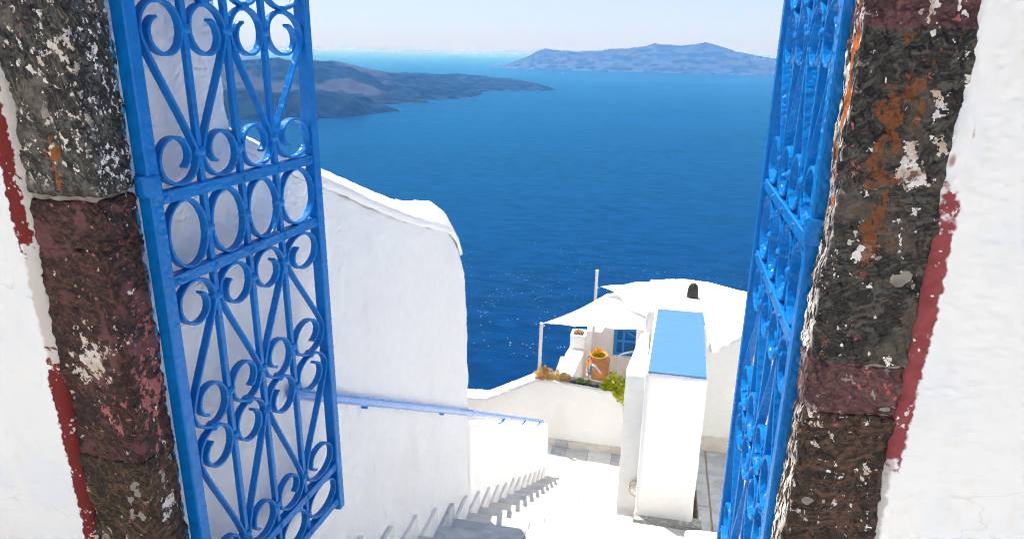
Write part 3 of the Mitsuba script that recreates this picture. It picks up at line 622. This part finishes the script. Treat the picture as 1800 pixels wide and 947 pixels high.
# ------------------------------------------------------------------ terrace
TZ = -4.50
put('terrace_floor', slab_fixed(7.80, 9.7, -0.25, 1.0, -5.4, TZ - 0.006), 'grout', kind='structure', label='terrace floor behind the planter wall')
for a0, a1 in ((7.84, 8.4), (8.4, 9.0), (9.0, 9.6)):
    for b0, b1 in ((-0.05, 0.45), (0.45, 0.92)):
        put('tile', slab_fixed(a0 + 0.003, a1 - 0.003, b0 + 0.003, b1 - 0.003, TZ - 0.03, TZ, 0.003), 'marble_warm', 'terrace_floor')
pw = thing('planter_wall', 'white planter wall across the landing with a sloping left end', 'planter wall')
pts = [(-2.3, -6.4), (-2.3, -4.30), (-1.12, -4.245), (-0.93, -4.235), (-0.31, -3.895), (-0.05, -3.885), (0.98, -3.97), (0.98, -6.4)]
man = prism(pts, 7.60, 7.86) 
tr_ = m3.Manifold.cube([1.10, 0.30, 0.17]).translate([-0.20, -4.10 + 0.06, 7.655])   # trough (n, z, s)
man = man - m3.Manifold.cube([1.08, 0.40, 0.15]).translate([-0.22, -4.02, 7.665])
m = soft(man, 0.04, 1, 0.008, 9.0, order=(2, 0, 1))
put('wall', m, 'limewash_smooth', pw, smooth=True)
so = patch(lambda u, v: Wa(np.stack([7.655 + 0.17 * v, -0.23 + 1.10 * u, -3.945 - 0.08 * np.clip((u - .2) / .8, 0, 1) + 0.03 * (meshkit.fbm(np.stack([u * 30, v * 5, 0 * u], -1), 3) - 0.5)], -1)), 60, 12)
put('soil', fix(so), 'soil', pw, smooth=True)
e = [-1.9, -1.2, -0.5, 0.0, 0.155, 0.52, 0.99]
for b0, b1, mt in zip(e[:-1], e[1:], ['marble_white', 'marble_warm', 'marble_warm', 'marble_white', 'marble_warm', 'marble_warm']):
    put('skirting', slab_fixed(7.568, 7.61, b0 + 0.002, b1 - 0.002, LAND - 0.01, LAND + 0.085, 0.004), mt, pw)
tw = thing('terrace_wall', 'low white wall with a broad sunlit top at the left edge of the terrace', 'wall')
m = soft(prism([(7.84, -0.14), (7.84, 0.14), (9.15, 0.22), (9.15, -0.02)], -6.4, -3.98), 0.06, 2, 0.008, 9.0); put('wall', m, 'limewash_smooth', tw, smooth=True)
bw = thing('back_wall', 'white terrace wall with the blue shuttered window', 'wall')
man = prism([(0.18, -6.6), (0.18, -3.83), (0.40, -3.83), (0.50, -3.62), (1.0, -3.55), (1.0, -6.6)], 9.20, 9.42)
man = man - m3.Manifold.cube([0.50, 0.46, 0.09]).translate([0.575, -4.16, 9.15])
m = soft(man, 0.05, 0, 0.006, 9.0, order=(2, 0, 1)); put('wall', m, 'limewash_smooth', bw, smooth=35)
m = slab_fixed(9.12, 9.24, 0.56, 1.0, -4.195, -4.165, 0.004); put('sill', m, 'limewash_smooth', bw)
# shutters: frame, two rails, cross-brace, recessed panels
def bar(s0, s1, n0, n1, z0, z1): return slab_fixed(s0, s1, n0, n1, z0, z1, 0.002)
wk = bw + '__window'
put('window', bar(9.215, 9.235, 0.58, 1.0, -4.155, -3.735), 'deep_blue_paint', bw)
for (n0, n1, z0, z1) in ((0.578, 0.625, -4.158, -3.73), (0.70, 0.735, -4.158, -3.73), (0.578, 1.0, -4.158, -4.115), (0.578, 1.0, -3.775, -3.73), (0.626, 1.0, -3.955, -3.915)):
    put('frame', bar(9.19, 9.222, n0, n1, z0, z1), 'blue_paint', wk)
m = tri(prism([(0.74, -3.79), (0.78, -3.79), (1.0, -3.92), (1.0, -3.96)], 9.195, 9.22)); m.vertices = Wa(m.vertices[:, [2, 0, 1]]); put('brace', fix(m), 'blue_paint', wk)
m = tri(prism([(0.74, -4.11), (0.78, -4.11), (1.0, -4.0), (1.0, -4.04)], 9.195, 9.22)); m.vertices = Wa(m.vertices[:, [2, 0, 1]]); put('brace', fix(m), 'blue_paint', wk)
# planter box at the far end of the terrace wall
pb = thing('planter_box', 'square white planter box on the end of the terrace wall', 'planter')
man = m3.Manifold.cube([0.27, 0.22, 0.21]).translate([8.84, -0.015, -3.985]) - m3.Manifold.cube([0.19, 0.14, 0.1]).translate([8.88, 0.025, -3.825])
m = soft(man, 0.03, 1, 0.006, 14.0); put('box', m, 'limewash_smooth', pb, smooth=True)
put('soil', slab_fixed(8.875, 9.075, 0.02, 0.17, -3.85, -3.80), 'soil', pb)
# terracotta jar
tj = thing('terracotta_jar', 'terracotta jar with small handles and a wavy band on the terrace', 'jar')
jc = W(8.78, 0.405, TZ)
jp = [(0.0, 0.0), (0.075, 0.0), (0.085, 0.01), (0.115, 0.10), (0.145, 0.22), (0.150, 0.30), (0.135, 0.385), (0.110, 0.44), (0.105, 0.465), (0.125, 0.49), (0.130, 0.505), (0.122, 0.513), (0.098, 0.50), (0.092, 0.45), (0.09, 0.42), (0.0, 0.42)]
put('body', fix(lathe(jp, 36, jc)), 'terracotta', tj, smooth=40)
for sg in (-1, 1):
    hp = [jc + N * sg * x + np.array([0, 0, z]) for x, z in ((0.108, 0.46), (0.135, 0.465), (0.150, 0.44), (0.148, 0.40), (0.132, 0.375))]
    put('handle', tube(hp, 0.010, 8), 'terracotta', tj, smooth=40)
an = np.linspace(0, 2 * np.pi, 73)
wz = [jc + np.array([0.1475 * math.cos(t), 0.1475 * math.sin(t), 0.335 + 0.008 * math.sin(t * 12)]) for t in an]
put('wavy_band', tube(wz, 0.0045, 6, False), 'terracotta', tj, smooth=True)
# chair of bent tube, only its arms in view
ch = thing('terrace_chair', 'bent tube metal terrace chair with a blue wrapped arm in front of the jar', 'chair')
def arc(pts, n=20):
    p = np.array(pts, float); t = np.linspace(0, len(p) - 1, n)
    from scipy.interpolate import CubicSpline
    return CubicSpline(np.arange(len(p)), p)(t)
c0 = 8.30
put('arm', tube(Wa(arc([(c0, 0.335, -4.05), (c0, 0.345, -3.96), (c0 - 0.02, 0.39, -3.935), (c0 - 0.06, 0.44, -3.965), (c0 - 0.10, 0.49, -4.0)])), 0.014, 10), 'white_metal', ch, smooth=True)
put('arm_wrap', tube(Wa(arc([(c0, 0.335, -4.08), (c0, 0.342, -3.98), (c0 - 0.008, 0.362, -3.94)])), 0.0165, 10), 'blue_paint', ch, smooth=True)
put('arm', tube(Wa(arc([(c0 + 0.1, 0.70, -4.12), (c0 + 0.1, 0.70, -3.85), (c0 + 0.1, 0.725, -3.79), (c0 + 0.1, 0.80, -3.755), (c0 + 0.1, 0.88, -3.735)])), 0.014, 10), 'white_metal', ch, smooth=True)
for n_ in (0.335, 0.70):
    put('leg', tube(Wa([(c0 + 0.02, n_, -4.05), (c0 + 0.04, n_ + 0.02, TZ)]), 0.012, 8), 'white_metal', ch)
put('seat', slab_fixed(c0 - 0.1, c0 + 0.25, 0.36, 0.70, TZ + 0.16, TZ + 0.19), 'white_metal', ch)
# poles and shade sails
for (s, n0, n1, zb, zt, lab) in ((7.74, -0.262, -0.247, -3.99, -3.19, 'short white pole at the corner of the planter wall holding the lower shade sail'), (9.18, 0.275, 0.285, -4.6, -2.905, 'tall white pole rising behind the upper shade sail')):
    p = thing('shade_pole', lab, 'pole')
    put('post', tube([W(s, n0, zb), W(s, n1, zt)], 0.021 if zb < -4.1 else 0.0225, 12), 'white_metal', p, smooth=40)
    put('cap', tube([W(s, n1, zt - 0.005), W(s, n1, zt + 0.012)], 0.024, 12), 'white_metal', p, smooth=40)
    put('eyelet', trimesh.creation.torus(0.012, 0.003, 12, 8).apply_translation(W(s, n1 + 0.03, zt - (0.02 if zb > -4.1 else 0.25))), 'white_metal', p, smooth=True)
def sail(A, B, C, Dd, sag_a, sag_b, belly, lab):
    """four-cornered cloth, edges A-B and D-C hollow"""
    A, B, C, Dd = [W(*x) for x in (A, B, C, Dd)]
    def f(u, v):
        u, v = u[:, None], v[:, None]
        lo = A * (1 - u) + B * u; hi = Dd * (1 - u) + C * u
        P = lo * (1 - v) + hi * v
        k = np.sin(np.pi * u)
        P = P + (hi - lo) * k * (sag_a * (1 - v) - sag_b * v)
        P = P - np.array([0, 0, 1.0]) * belly * k * np.sin(np.pi * v)
        P[:, 2] += 0.012 * np.sin(9 * u[:, 0] + 16 * v[:, 0]) * np.sin(np.pi * v[:, 0])
        return P
    t = thing('shade_sail', lab, 'shade sail')
    m = patch(f, 36, 24); put('cloth', m, 'canvas', t, smooth=True)
    hem = np.vstack([f(np.linspace(0, 1, 30), np.zeros(30))]); put('hem', tube(hem, 0.006, 6), 'limewash_smooth', t, smooth=True)
sail((7.76, -0.23, -3.190), (9.32, 0.45, -3.28), (8.9, 1.15, -2.96), (7.7, 1.12, -3.13), 0.07, 0.0, 0.05, 'lower white shade sail stretched from the short pole to the house')
sail((9.14, 0.345, -3.12), (8.42, 0.72, -3.14), (7.5, 1.35, -2.98), (9.25, 1.35, -2.955), 0.16, 0.0, 0.0, 'upper white shade sail stretched from the tall pole over the roof edge')
# black cowl on the roof
cw = thing('chimney_cowl', 'black dome shaped chimney cowl on the white roof', 'chimney cowl')
d = ray(1217, 523); loc, _, _ = roof_top.ray.intersects_location([[0, 0, 0]], [d]); cpos = loc[np.argmin(np.linalg.norm(loc, axis=1))]; KS = float(np.linalg.norm(cpos)) * 19 / 1200 / 0.112
def cyl_prof(s): return [(r_ * s, z_ * s) for r_, z_ in ((0.0, 0.155), (0.022, 0.150), (0.040, 0.130), (0.050, 0.10), (0.055, 0.05), (0.056, 0.0), (0.0, 0.0))][::-1]
put('dome', fix(lathe(cyl_prof(KS), 24, cpos)), 'black_cowl', cw, smooth=50)
put('collar', fix(lathe([(0.0, -0.2), (0.09, -0.2), (0.085, -0.012), (0.065, 0.004), (0, 0.004)], 24, cpos)), 'limewash_smooth', cw, smooth=50)

# ------------------------------------------------------------------ plants
def leaves(pts, nrm, size, seed, asp=0.5, bend=0.25):
    """leaf blades: a folded quad pair at each point"""
    r = np.random.default_rng(seed); n = len(pts)
    d1 = nrm + 0.7 * r.normal(size=(n, 3)); d1 /= np.linalg.norm(d1, axis=1, keepdims=True)
    sd = np.cross(d1, r.normal(size=(n, 3))); sd /= np.linalg.norm(sd, axis=1, keepdims=True); nn = np.cross(d1, sd)
    L = (size * r.uniform(0.6, 1.3, n))[:, None]
    a = pts; b = pts + d1 * L * 0.55 + sd * L * asp * 0.5 + nn * L * bend * 0.4; c = pts + d1 * L + nn * L * bend * 0.2; e = pts + d1 * L * 0.55 - sd * L * asp * 0.5 + nn * L * bend * 0.4
    v = np.stack([a, b, c, e], 1).reshape(-1, 3); k = np.arange(n)[:, None] * 4
    return trimesh.Trimesh(v, np.vstack([k + [0, 1, 2], k + [0, 2, 3]]), process=False)
def clump(center, radii, n, seed, hollow=0.35):
    r = np.random.default_rng(seed); d = r.normal(size=(n, 3)); d /= np.linalg.norm(d, axis=1, keepdims=True)
    q = d * (hollow + (1 - hollow) * r.random((n, 1)) ** 0.6)
    return np.asarray(center) + q * np.asarray(radii), d
sh = thing('trailing_shrub', 'yellow green leafy shrub hanging over the planter wall', 'shrub')
cs = [((7.68, 0.58, -3.90), (0.07, 0.06, 0.06)), ((7.70, 0.68, -3.85), (0.10, 0.11, 0.11)), ((7.66, 0.80, -3.88), (0.10, 0.11, 0.12)), ((7.62, 0.82, -3.98), (0.07, 0.09, 0.11)), ((7.66, 0.60, -3.93), (0.06, 0.05, 0.05)), ((7.72, 0.90, -3.86), (0.1, 0.1, 0.14)), ((7.60, 0.86, -4.10), (0.03, 0.035, 0.07)), ((7.62, 0.74, -3.97), (0.05, 0.05, 0.05))]
P_, D_ = [], []
for k, (c, ra) in enumerate(cs):
    p, dd = clump(c, ra, int(330 * (ra[1] / 0.1)), 40 + k); P_.append(p); D_.append(dd)
P_, D_ = Wa(np.vstack(P_)), np.vstack(D_); sel = rng.random(len(P_))
for nm, mt, lo, hi in (('foliage', 'leaf_lime', 0, 0.45), ('foliage', 'leaf_yellow', 0.45, 0.75), ('foliage', 'leaf_green', 0.75, 1)):
    k = (sel >= lo) & (sel < hi); put(nm, leaves(P_[k], D_[k], 0.035, 3, 0.65), mt, sh, kind='stuff')
stems = [tube(Wa(arc([(7.73, n_, -4.0), (7.70, n_ + 0.02, -3.92), (7.66, n_ + 0.04, -3.86)], 8)), 0.004, 6) for n_ in (0.62, 0.70, 0.78, 0.85)]
put('stem', cat(stems), 'soil', sh, kind='stuff')
fl = thing('flowering_succulent', 'bushy orange and sage succulent with red flowers at the left end of the planter wall', 'succulent')
P_, D_ = [], []
for k, (n_, ra) in enumerate([(-0.24, (0.07, 0.07, 0.07)), (-0.14, (0.07, 0.08, 0.085)), (-0.03, (0.07, 0.08, 0.075)), (0.07, (0.06, 0.07, 0.05)), (-0.20, (0.06, 0.06, 0.10))]):
    p, dd = clump((7.69, n_, -3.865), np.array(ra) * 1.2, 300, 60 + k, 0.3); P_.append(p); D_.append(dd)
P_, D_ = Wa(np.vstack(P_)), np.vstack(D_) + np.array([0, 0, 0.4]); sel = rng.random(len(P_)); nn_ = (P_ @ N) - N0
left = np.clip((0.02 - nn_) / 0.25, 0, 1)
k1 = sel < 0.15 + 0.25 * left; k2 = (~k1) & (sel < 0.62); k3 = ~(k1 | k2)
for k, mt in ((k1, 'leaf_orange'), (k2, 'leaf_sage'), (k3, 'leaf_mauve')): put('foliage', leaves(P_[k], D_[k], 0.032, 5, 0.45), mt, fl, kind='stuff')
put('foliage', leaves(P_[::9] + D_[::9] * 0.01, D_[::9], 0.026, 15, 0.6), 'leaf_yellow', fl, kind='stuff')
for k, (n_, dz) in enumerate(((-0.28, 0.045), (-0.20, 0.12), (-0.03, 0.105), (0.13, 0.02), (-0.155, 0.10))):
    c = W(7.68, n_, -3.875 + dz); p, dd = clump(c, (0.010, 0.010, 0.008), 26, 80 + k); put('flower', leaves(p, dd, 0.016, 6, 0.8), 'petal_red', fl)
put('stem', tube(Wa(arc([(7.70, 0.0, -3.86), (7.70, -0.01, -3.79), (7.70, 0.005, -3.735)], 8)), 0.0035, 6), 'leaf_mauve', fl)
for k, n_ in enumerate((0.26, 0.37)):
    sp = thing('seedling', ('small green seedling beside the dark stone in the planter wall', 'small green seedling in the middle of the planter wall')[k], 'seedling')
    p, dd = clump((7.73, n_, -3.905 - 0.01 * k), (0.045, 0.05, 0.035), 90, 90 + k, 0.2); put('foliage', leaves(Wa(p), dd + [0, 0, 0.8], 0.03, 8, 0.4), 'leaf_green', sp, kind='stuff')
    put('stem', tube(Wa([(7.73, n_, -3.97), (7.73, n_, -3.90)]), 0.003, 6), 'leaf_green', sp)
for k, (n_, r_, lab) in enumerate(((0.185, 0.030, 'dark pebble left of the seedlings in the planter wall'), (0.475, 0.024, 'dark pebble right of the seedlings in the planter wall'), (0.315, 0.014, 'smallest dark pebble between the two seedlings'))):
    m = trimesh.creation.icosphere(3, r_); m.vertices *= [1.1, 1.3, 0.8]; m.vertices = rough(m.vertices + k, m.vertex_normals, r_ * 0.5, 30) - k; m.apply_translation(W(7.715, n_, -3.925 - 0.02 * k * (k < 2)))
    put('pebble', m, 'dark_rock', smooth=True, label=lab, category='pebble')
fp = thing('yellow_flowers', 'bunch of yellow flowers growing in the terracotta jar', 'flowers')
for k in range(26):
    o = np.array([rng.normal(0, 0.038), rng.normal(0, 0.035), 0.535 + rng.uniform(-0.02, 0.045)]); p, dd = clump(jc + o, (0.007, 0.007, 0.005), 12, 200 + k)
    put('flower', leaves(p, dd, 0.02, k, 0.8), 'petal_yellow', fp)
p, dd = clump(jc + [0, 0, 0.48], (0.085, 0.085, 0.04), 150, 260); put('foliage', leaves(p, dd + [0, 0, 0.6], 0.035, 9, 0.5), 'leaf_green', fp, kind='stuff')
bx = thing('small_succulent', 'small reddish succulent growing in the square planter box', 'succulent')
p, dd = clump((8.97, 0.09, -3.79), (0.07, 0.06, 0.035), 110, 270); put('foliage', leaves(Wa(p), dd + [0, 0, 0.5], 0.03, 10, 0.5), 'leaf_mauve', bx, kind='stuff')
p, dd = clump((8.97, 0.085, -3.755), (0.016, 0.016, 0.02), 30, 271); put('flower', leaves(Wa(p), dd, 0.022, 11, 0.7), 'leaf_orange', bx)

# ------------------------------------------------------------------ the iron gates
def strip(pts, w=0.019, t=0.0066, v0=0.0):
    """flat bar on edge, swept along a curve in the plane of the leaf: pts (u, z)"""
    p = np.asarray(pts, float); tg = np.gradient(p, axis=0); tg /= np.linalg.norm(tg, axis=1, keepdims=True)
    nr = np.stack([-tg[:, 1], tg[:, 0]], 1); c = 0.0014
    sec = [(-t / 2, -w / 2 + c), (-t / 2, w / 2 - c), (-t / 2 + c, w / 2), (t / 2 - c, w / 2), (t / 2, w / 2 - c), (t / 2, -w / 2 + c), (t / 2 - c, -w / 2), (-t / 2 + c, -w / 2)]
    rows = [np.stack([p[:, 0] + nr[:, 0] * a, np.full(len(p), v0 + b), p[:, 1] + nr[:, 1] * a], 1) for a, b in sec]
    v = np.stack(rows, 1).reshape(-1, 3); k = len(sec); f = []
    for i in range(len(p) - 1):
        for j in range(k):
            q0, q1 = i * k + j, i * k + (j + 1) % k
            f += [[q0, q1, q1 + k], [q0, q1 + k, q0 + k]]
    for j in range(1, k - 1): f += [[0, j + 1, j], [(len(p) - 1) * k, (len(p) - 1) * k + j, (len(p) - 1) * k + j + 1]]
    return fix(trimesh.Trimesh(v, f, process=False))
def hermite(p0, t0, p1, t1, n=26):
    t = np.linspace(0, 1, n)[:, None]; p0, t0, p1, t1 = map(np.asarray, (p0, t0, p1, t1))
    return (2 * t**3 - 3 * t**2 + 1) * p0 + (t**3 - 2 * t**2 + t) * t0 + (-2 * t**3 + 3 * t**2) * p1 + (t**3 - t**2) * t1
def spiral(center, rx, rz, sx, a0, a1, sgn, end=0.46, n=56):
    """from angle a0 turning to a1 (degrees) with the radius closing in; sx mirrors in u"""
    a = np.linspace(a0, a1, n); f = np.abs(a - a0)
    k = np.where(f < 150, 1, 1 - (1 - end) * np.clip((f - 150) / (abs(a1 - a0) - 150), 0, 1) ** 0.9)
    a = np.radians(a)
    return np.stack([center[0] + sx * rx * k * np.cos(a), center[1] + sgn * rz * k * np.sin(a)], 1)
def s_scroll(un, uf, zt, zb, kind):
    """S-scroll between two bars; un: the bar on which it stands at its foot (kind A) or head (kind B)"""
    if kind == 'B':
        q = s_scroll(un, uf, -zb, -zt, 'A'); q[:, 1] *= -1; return q
    mid, h = (un + uf) / 2, abs(uf - un); sx = np.sign(uf - un); r = h / 2 - 0.0085
    rt_, rb = 0.056, 0.054
    ct, cb = (mid, zt - rt_ - 0.003), (mid, zb + rb + 0.003)
    topc = spiral(ct, r, rt_, sx, 0, 425, 1, 0.50)          # far side, over the top, near side, under, up inside
    low = spiral(cb, r, rb, -sx, 0, 415, -1, 0.48)          # near side, under, far side, over, down inside
    L_ = (ct[1] - cb[1])
    mids = hermite(topc[0], (0, -L_ * 0.42), low[0], (0, -L_ * 0.42))
    return np.vstack([topc[::-1], mids[1:-1], low])
def ring(u, z, ru, rz): a = np.linspace(0, 2 * np.pi, 49); return np.stack([u + ru * np.cos(a), z + rz * np.sin(a)], 1)
def rbox(u0, u1, v0, v1, z0, z1, c=0.002):
    P = [[(u, v, z) for u in (u0 + (c if ax != 0 else 0), u1 - (c if ax != 0 else 0)) for v in (v0 + (c if ax != 1 else 0), v1 - (c if ax != 1 else 0)) for z in (z0 + (c if ax != 2 else 0), z1 - (c if ax != 2 else 0))] for ax in range(3)]
    return trimesh.convex.convex_hull(np.array(P).reshape(-1, 3))
def bead(u, z, su=1.0):
    m = lathe([(0, -0.009), (0.0115, -0.009), (0.0148, -0.005), (0.0158, 0), (0.0148, 0.005), (0.0115, 0.009), (0, 0.009)], 14)
    m.vertices = m.vertices * [1.0 * su, 0.95, 1.0] + [u, 0, z]; return fix(m)
U = [0.018, 0.146, 0.275, 0.409, 0.572]
ZA, ZB, ZC, ZD, ZT = -0.283, -0.455, -1.238, -1.362, 0.44
def gate(label, hinge, theta, side, zoff=(0, 0, 0, 0)):
    """side +1: leaf runs to +u with its face (v) to the right of the heading; -1 mirrored"""
    gt = thing('iron_gate', label, 'gate', 'pair of blue wrought iron gate leaves')
    du = np.array([math.sin(theta), math.cos(theta), 0]); dv = np.array([du[1], -du[0], 0]) * side
    def add(name, m, smooth=35, **k):
        m = m.copy(); v = m.vertices
        m.vertices = np.array([hinge[0], hinge[1], 0]) + v[:, :1] * du + v[:, 1:2] * dv + v[:, 2:3] * np.array([0, 0, 1.0])
        return put(name, fix(m), 'blue_enamel', gt, smooth=smooth, **k)
    add('hinge_stile', rbox(-0.015, 0.016, -0.016, 0.016, ZD - 0.14, 0.46, 0.003)); add('latch_stile', rbox(0.565, 0.595, -0.015, 0.017, ZD - 0.036, 0.46, 0.003))
    for z in (ZA, ZB, ZC, ZD, ZT): add('rail', rbox(0.016, 0.566, -0.0115, 0.0125, z - 0.0125, z + 0.0125))
    for u in U[1:4]: add('bar', rbox(u - 0.007, u + 0.007, -0.007, 0.007, ZD, ZT + 0.005, 0.0015))
    def panel(zt, zb, kind):
        for c in range(4):
            a, b = (U[1] if c < 2 else U[3]), (U[0] if c == 0 else U[2] if c < 3 else U[4])
            add('scroll', strip(s_scroll(a, b, zt, zb, kind)), 40)
    panel(0.088, ZA + 0.014, 'A'); panel(ZT - 0.014, 0.089, 'B')
    panel(ZB - 0.014, -0.822, 'B'); panel(-0.823, ZC + 0.014, 'A')
    for zc, rz in (((ZA + ZB) / 2, (ZA - ZB) / 2 - 0.0145), ((ZC + ZD) / 2, (ZC - ZD) / 2 - 0.0145)):
        for c in range(4): add('ring', strip(ring((U[c] + U[c + 1]) / 2, zc, (U[c + 1] - U[c]) / 2 - 0.0085, rz)), 40)
        for u in U[1:4]: add('collar', bead(u, zc), 40)
    for u in U[1:4]:
        for z in (0.035, 0.145, ZB - 0.07, -0.765, -0.882): add('collar', bead(u, z, 1.1), 40)
        for z in ((-0.207, 0.375, -1.165) if u != U[2] else (-0.215, 0.38, -1.17)): add('collar', bead(u, z, 1.1), 40)
    for c in range(4): add('collar', bead((U[c] + U[c + 1]) / 2, -0.8225, 0.8), 40); add('collar', bead((U[c] + U[c + 1]) / 2, 0.0885, 0.8), 40)
    rv = []
    for z in (ZA, ZB, ZC, ZD):
        for u in U[1:4] + [0.03, 0.552]:
            s_ = trimesh.creation.icosphere(1, 0.006); s_.vertices = s_.vertices * [1, 0.6, 1] + [u, 0.0125, z]; rv.append(s_)
    add('rivets', cat(rv), 40, kind='stuff')
    for z in (-0.255, 0.30, -1.20):
        m = lathe([(0, -0.021), (0.021, -0.021), (0.0235, -0.016), (0.0235, 0.016), (0.021, 0.021), (0, 0.021)], 16); m.vertices += [-0.001, 0, z]; add('hinge', fix(m), 40)
gate('left blue wrought iron gate leaf with scrolls and rings opened against the white wall', (-0.7016, 1.2975), 0.269, 1)
gate('right blue wrought iron gate leaf seen nearly edge on beside the orange stained jamb', (0.4724, 1.0241), 0.222, -1)

# haze over the bay
scene['haze'] = {'type': 'cube', 'to_world': T().translate([0, 0, -66.0]).scale([3.5e5, 3.5e5, 188.5]), 'bsdf': {'type': 'null'}, 'interior': {'type': 'ref', 'id': 'haze_air'}}
labels['haze'] = {'kind': 'stuff', 'label': 'thin blue haze over the bay', 'category': 'haze'}
